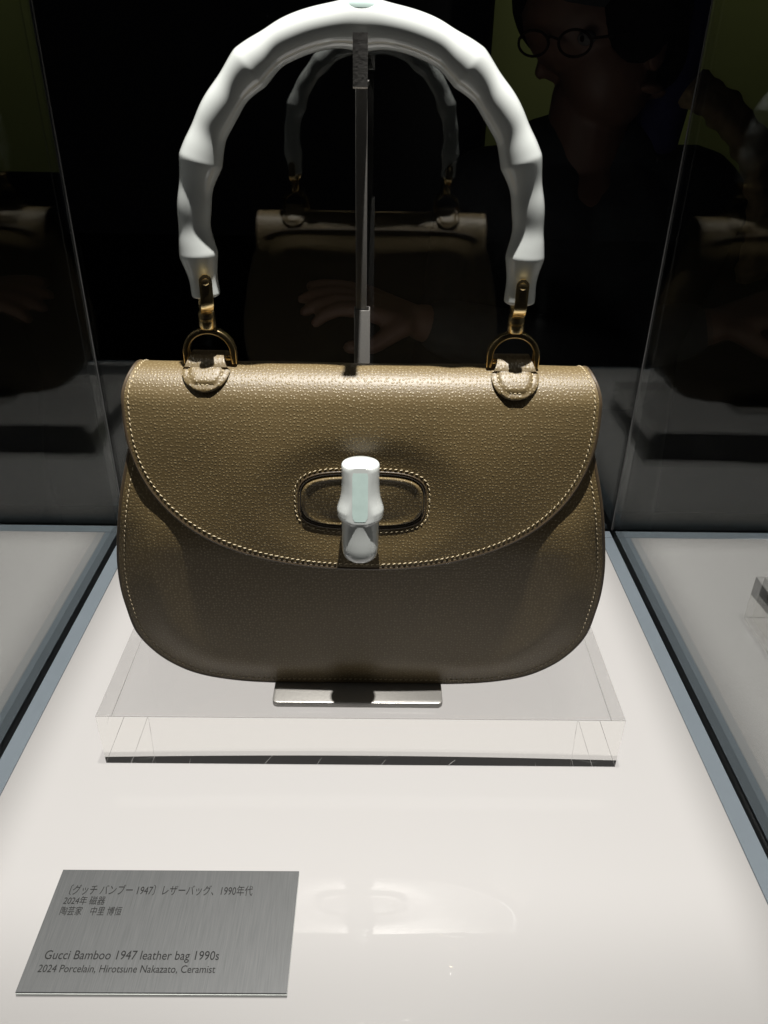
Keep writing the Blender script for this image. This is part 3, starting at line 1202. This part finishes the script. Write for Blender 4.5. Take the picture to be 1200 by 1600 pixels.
# ------------------------------------------------------------------ visitor set beyond the glass, in place of a reflection in it
def blob(name, prims, voxel, parent, material, smooth_it=6):
    """one continuous skin grown from tapered limbs and ellipsoids (voxel union, smoothed)"""
    bm = bmesh.new()
    for pr in prims:
        turn = None
        if pr[0] == 'm':
            _, turn, pr = pr
        seen = set(bm.verts)
        if pr[0] == 'e':
            _, c, rad = pr
            mtx = Matrix.Translation(Vector(c)) @ Matrix.Diagonal((*rad, 1))
            bmesh.ops.create_icosphere(bm, subdivisions=3, radius=1, matrix=mtx)
        else:
            _, a, b, ra, rb = pr
            a, b = Vector(a), Vector(b)
            q = (b-a).to_track_quat('Z', 'Y').to_matrix().to_4x4()
            L_ = (b-a).length
            mtx = Matrix.Translation((a+b)/2) @ q
            bmesh.ops.create_cone(bm, cap_ends=True, segments=20, radius1=ra, radius2=rb, depth=L_, matrix=mtx)
            bmesh.ops.create_icosphere(bm, subdivisions=2, radius=ra, matrix=Matrix.Translation(a))
            bmesh.ops.create_icosphere(bm, subdivisions=2, radius=rb, matrix=Matrix.Translation(b))
        if turn is not None:
            bmesh.ops.transform(bm, matrix=turn, verts=[v for v in bm.verts if v not in seen])
    me = bpy.data.meshes.new(name+'_source')
    bm.to_mesh(me)
    bm.free()
    tmp = bpy.data.objects.new(name+'_source', me)
    col.objects.link(tmp)
    md = tmp.modifiers.new('remesh', 'REMESH')
    md.mode = 'VOXEL'
    md.voxel_size = voxel
    sm = tmp.modifiers.new('smooth', 'SMOOTH')
    sm.iterations = smooth_it
    sm.factor = 0.5
    dg = bpy.context.evaluated_depsgraph_get()
    out = bpy.data.meshes.new_from_object(tmp.evaluated_get(dg))
    bpy.data.objects.remove(tmp)
    out.materials.clear()
    out.name = name
    for p in out.polygons:
        p.use_smooth = True
    return link(name, out, parent, material)


vis = empty('person', (0.28, 1.17, -1.0), 'person in dark cap, glasses and black coat behind the glass, standing in for a reflection', 'person')
hx, hy, hz = 0.290, 1.165, 0.425
HM = Matrix.Translation((hx, hy, hz)) @ Matrix.Rotation(R(-52), 4, 'Z') @ Matrix.Rotation(R(7), 4, 'X') @ Matrix.Translation((-hx, -hy, -hz))
skin = [('e', (hx, hy+0.012, hz+0.035), (0.074, 0.092, 0.082)), ('e', (hx, hy-0.012, hz-0.03), (0.060, 0.072, 0.078)),
        ('e', (hx, hy-0.048, hz-0.082), (0.026, 0.028, 0.022)), ('l', (hx, hy-0.070, hz+0.010), (hx, hy-0.083, hz-0.024), 0.006, 0.008),
        ('e', (hx-0.031, hy-0.066, hz+0.026), (0.020, 0.012, 0.008)), ('e', (hx+0.031, hy-0.066, hz+0.026), (0.020, 0.012, 0.008)),
        ('e', (hx, hy-0.078, hz-0.058), (0.022, 0.012, 0.007)), ('e', (hx, hy-0.076, hz-0.066), (0.019, 0.011, 0.006)),
        ('e', (hx-0.038, hy-0.050, hz-0.018), (0.020, 0.018, 0.016)), ('e', (hx+0.038, hy-0.050, hz-0.018), (0.020, 0.018, 0.016)),
        ('e', (hx-0.077, hy+0.008, hz-0.006), (0.009, 0.018, 0.032)), ('e', (hx+0.077, hy+0.008, hz-0.006), (0.009, 0.018, 0.032))]
skin = [('m', HM, q) for q in skin]
skin += [
        ('l', (hx, hy+0.02, hz-0.06), (hx, hy+0.03, hz-0.19), 0.052, 0.060),
        ('l', (hx-0.12, hy+0.04, hz-0.22), (hx+0.12, hy+0.04, hz-0.22), 0.055, 0.055), ('l', (hx, hy+0.03, hz-0.24), (hx, hy+0.03, hz-0.70), 0.11, 0.10),
        ('l', (hx-0.08, hy+0.03, hz-0.72), (hx-0.085, hy+0.02, -0.50), 0.075, 0.052), ('l', (hx-0.085, hy+0.02, -0.50), (hx-0.09, hy+0.04, -0.93), 0.050, 0.034),
        ('l', (hx+0.08, hy+0.03, hz-0.72), (hx+0.085, hy+0.02, -0.50), 0.075, 0.052), ('l', (hx+0.085, hy+0.02, -0.50), (hx+0.09, hy+0.04, -0.93), 0.050, 0.034)]
# arm on the right of the picture reaches across, hand open towards the left
sh, el, wr = Vector((0.470, 1.19, 0.225)), Vector((0.345, 1.02, 0.035)), Vector((0.060, 0.950, 0.118))
skin += [('l', sh, el, 0.042, 0.034), ('l', el, wr, 0.036, 0.023)]
pd = (Vector((-0.030, 0.950, 0.150))-wr).normalized()
side = Vector((0.10, 0.95, 0.22)).normalized()
palm0, palm1 = wr, wr+pd*0.075
for k, off in enumerate((-0.026, -0.009, 0.008, 0.025)):
    k0 = palm1+side*off*0.85
    skin.append(('l', wr+side*off*0.5+pd*0.01, k0, 0.013, 0.011))
    ln = (0.060, 0.074, 0.078, 0.070)[k]
    bend = (0.55, 0.42, 0.32, 0.22)[k]
    dirv = (pd+side*off*1.2).normalized()
    down = Vector((0, -0.10, -1)).normalized()
    p1 = k0+(dirv+down*bend*0.5).normalized()*ln*0.45
    p2 = p1+(dirv+down*bend*1.3).normalized()*ln*0.32
    p3 = p2+(dirv+down*bend*2.0).normalized()*ln*0.23
    skin += [('l', k0, p1, 0.0100, 0.0088), ('l', p1, p2, 0.0088, 0.0080), ('l', p2, p3, 0.0080, 0.0066)]
t0 = wr+pd*0.022-side*0.026
t1 = t0+(pd*0.75-side*0.25+Vector((0, 0, -0.6))).normalized()*0.042
t2 = t1+(pd*0.95-side*0.25+Vector((0, -0.2, -0.2))).normalized()*0.032
skin += [('l', wr+pd*0.012-side*0.008, t0, 0.014, 0.013), ('l', t0, t1, 0.0125, 0.0105), ('l', t1, t2, 0.0105, 0.0080)]
# other arm hangs
sh2, el2, wr2 = Vector((0.150, 1.19, 0.220)), Vector((0.115, 1.20, -0.06)), Vector((0.11, 1.12, -0.29))
skin += [('l', sh2, el2, 0.042, 0.034), ('l', el2, wr2, 0.034, 0.023)]
for k, off in enumerate((-0.027, -0.009, 0.009, 0.026)):
    k0 = wr2+Vector((0.005, -0.02+off, -0.075))
    skin += [('l', wr2+Vector((0, off*0.5, -0.01)), k0, 0.013, 0.011), ('l', k0, k0+Vector((0.012, -0.006, -0.042)), 0.010, 0.009), ('l', k0+Vector((0.012, -0.006, -0.042)), k0+Vector((0.030, -0.008, -0.066)), 0.009, 0.007)]
skin += [('l', wr2+Vector((0, -0.02, -0.015)), wr2+Vector((0.006, -0.048, -0.055)), 0.013, 0.010), ('l', wr2+Vector((0.006, -0.048, -0.055)), wr2+Vector((0.012, -0.052, -0.085)), 0.010, 0.008)]
body = blob('body', skin, 0.0035, vis, 'skin', 4)
hairp = [('e', (hx, hy+0.030, hz+0.055), (0.090, 0.100, 0.088)), ('e', (hx-0.030, hy-0.035, hz+0.095), (0.060, 0.048, 0.032)), ('e', (hx+0.034, hy-0.035, hz+0.095), (0.056, 0.046, 0.032)),
         ('e', (hx-0.070, hy+0.045, hz+0.020), (0.016, 0.040, 0.050)), ('e', (hx+0.070, hy+0.045, hz+0.020), (0.016, 0.040, 0.050)), ('e', (hx, hy+0.085, hz-0.02), (0.066, 0.042, 0.070))]
hairp = [('m', HM, q) for q in hairp]
blob('hair', hairp, 0.005, vis, 'hair', 3)
for s in (-1, 1):
    ec = (hx+s*0.031, hy-0.0690, hz+0.008)
    ey = blob('eye', [('m', HM, ('e', ec, (0.0125, 0.0095, 0.0085)))], 0.002, body, 'eye', 1)
    blob('iris', [('m', HM, ('e', (ec[0], ec[1]-0.0070, ec[2]), (0.0042, 0.0035, 0.0042)))], 0.001, ey, 'iris', 1)
g = empty('glasses', (hx, hy-0.085, hz+0.006), 'x', 'x')
del g['label']; del g['category']
g.parent = vis
for s in (-1, 1):
    cxx = hx+s*0.033
    tube('rim', [Vector((cxx+0.025*math.cos(2*math.pi*k/32), hy-0.094+0.05*abs(0.025*math.cos(2*math.pi*k/32)), hz+0.005+0.014*math.sin(2*math.pi*k/32))) for k in range(32)], 0.0016, 8, closed=True, parent=g, material='frame')
    tube('temple', [Vector((hx+s*0.058, hy-0.092, hz+0.010)), Vector((hx+s*0.074, hy-0.06, hz+0.010)), Vector((hx+s*0.084, hy+0.01, hz+0.012))], 0.0015, 8, parent=g, material='frame', ref=Vector((0, 0, 1)))
tube('bridge', [Vector((hx-0.009, hy-0.094, hz+0.009)), Vector((hx, hy-0.099, hz+0.013)), Vector((hx+0.009, hy-0.094, hz+0.009))], 0.0015, 8, parent=g, material='frame')
coat = [('l', (hx-0.13, hy+0.04, hz-0.200), (hx+0.165, hy+0.04, hz-0.195), 0.072, 0.072), ('l', (hx-0.05, hy+0.04, hz-0.15), (hx+0.05, hy+0.04, hz-0.15), 0.062, 0.062),
        ('l', (hx-0.05, hy+0.03, hz-0.26), (hx-0.06, hy+0.03, hz-0.86), 0.128, 0.150), ('l', (hx+0.05, hy+0.03, hz-0.26), (hx+0.06, hy+0.03, hz-0.86), 0.128, 0.150),
        ('l', sh, el, 0.064, 0.056), ('l', el, el.lerp(wr, 0.90), 0.057, 0.036), ('l', sh2, el2, 0.064, 0.056), ('l', el2, el2.lerp(wr2, 0.85), 0.056, 0.042)]
blob('coat', coat, 0.007, vis, 'coat', 5)
tr = []
for s in (-1, 1):
    tr.append(('l', (hx+s*0.082, hy+0.03, -0.30), (hx+s*0.09, hy+0.03, -0.52), 0.100, 0.078))
    tr.append(('l', (hx+s*0.09, hy+0.03, -0.52), (hx+s*0.092, hy+0.04, -0.955), 0.078, 0.060))
blob('trousers', tr, 0.008, vis, 'trousers', 3)
for s in (-1, 1):
    blob('shoe', [('l', (hx+s*0.092, hy+0.05, -0.958), (hx+s*0.10, hy-0.09, -0.968), 0.040, 0.031)], 0.006, vis, 'black', 3)
# scarf on the shoulder at the right of the picture
sc = [Vector((0.400, 1.125, 0.375)), Vector((0.438, 1.105, 0.352)), Vector((0.478, 1.092, 0.312)), Vector((0.508, 1.090, 0.260)), Vector((0.524, 1.098, 0.200)), Vector((0.530, 1.11, 0.14))]
sweep('scarf', catmull(sc, 8), lambda i: [(a*(1+0.10*math.sin(i*0.9)), b*(1+0.25*math.sin(i*1.7))) for a, b in rrect(0.026, 0.013, 0.012, 4)], parent=vis, material='knit', ref=Vector((0.3, -0.8, 0.5)))
hoodp = [('l', (hx+0.090, hy+0.040, hz-0.16), (hx+0.118, hy+0.045, hz-0.02), 0.040, 0.030), ('l', (hx+0.118, hy+0.045, hz-0.02), (hx+0.128, hy+0.06, hz+0.10), 0.030, 0.022), ('l', (hx+0.09, hy+0.05, hz-0.16), (hx-0.03, hy+0.10, hz-0.15), 0.040, 0.045)]
blob('hood', hoodp, 0.006, vis, 'blue', 5)
capp = [('m', HM, ('e', (hx, hy+0.018, hz+0.085), (0.092, 0.108, 0.072))), ('m', HM, ('e', (hx, hy-0.105, hz+0.068), (0.075, 0.072, 0.012)))]
blob('cap', capp, 0.004, vis, 'coat', 4)
keep(vis)
g0 = Vector((hx, hy-0.085, hz+0.006))
g.matrix_parent_inverse = Matrix.Identity(4)
g.location = HM @ g0-vis.location
g.rotation_euler = HM.to_euler()
for k in g.children:
    k.matrix_parent_inverse = Matrix.Translation(-g0)
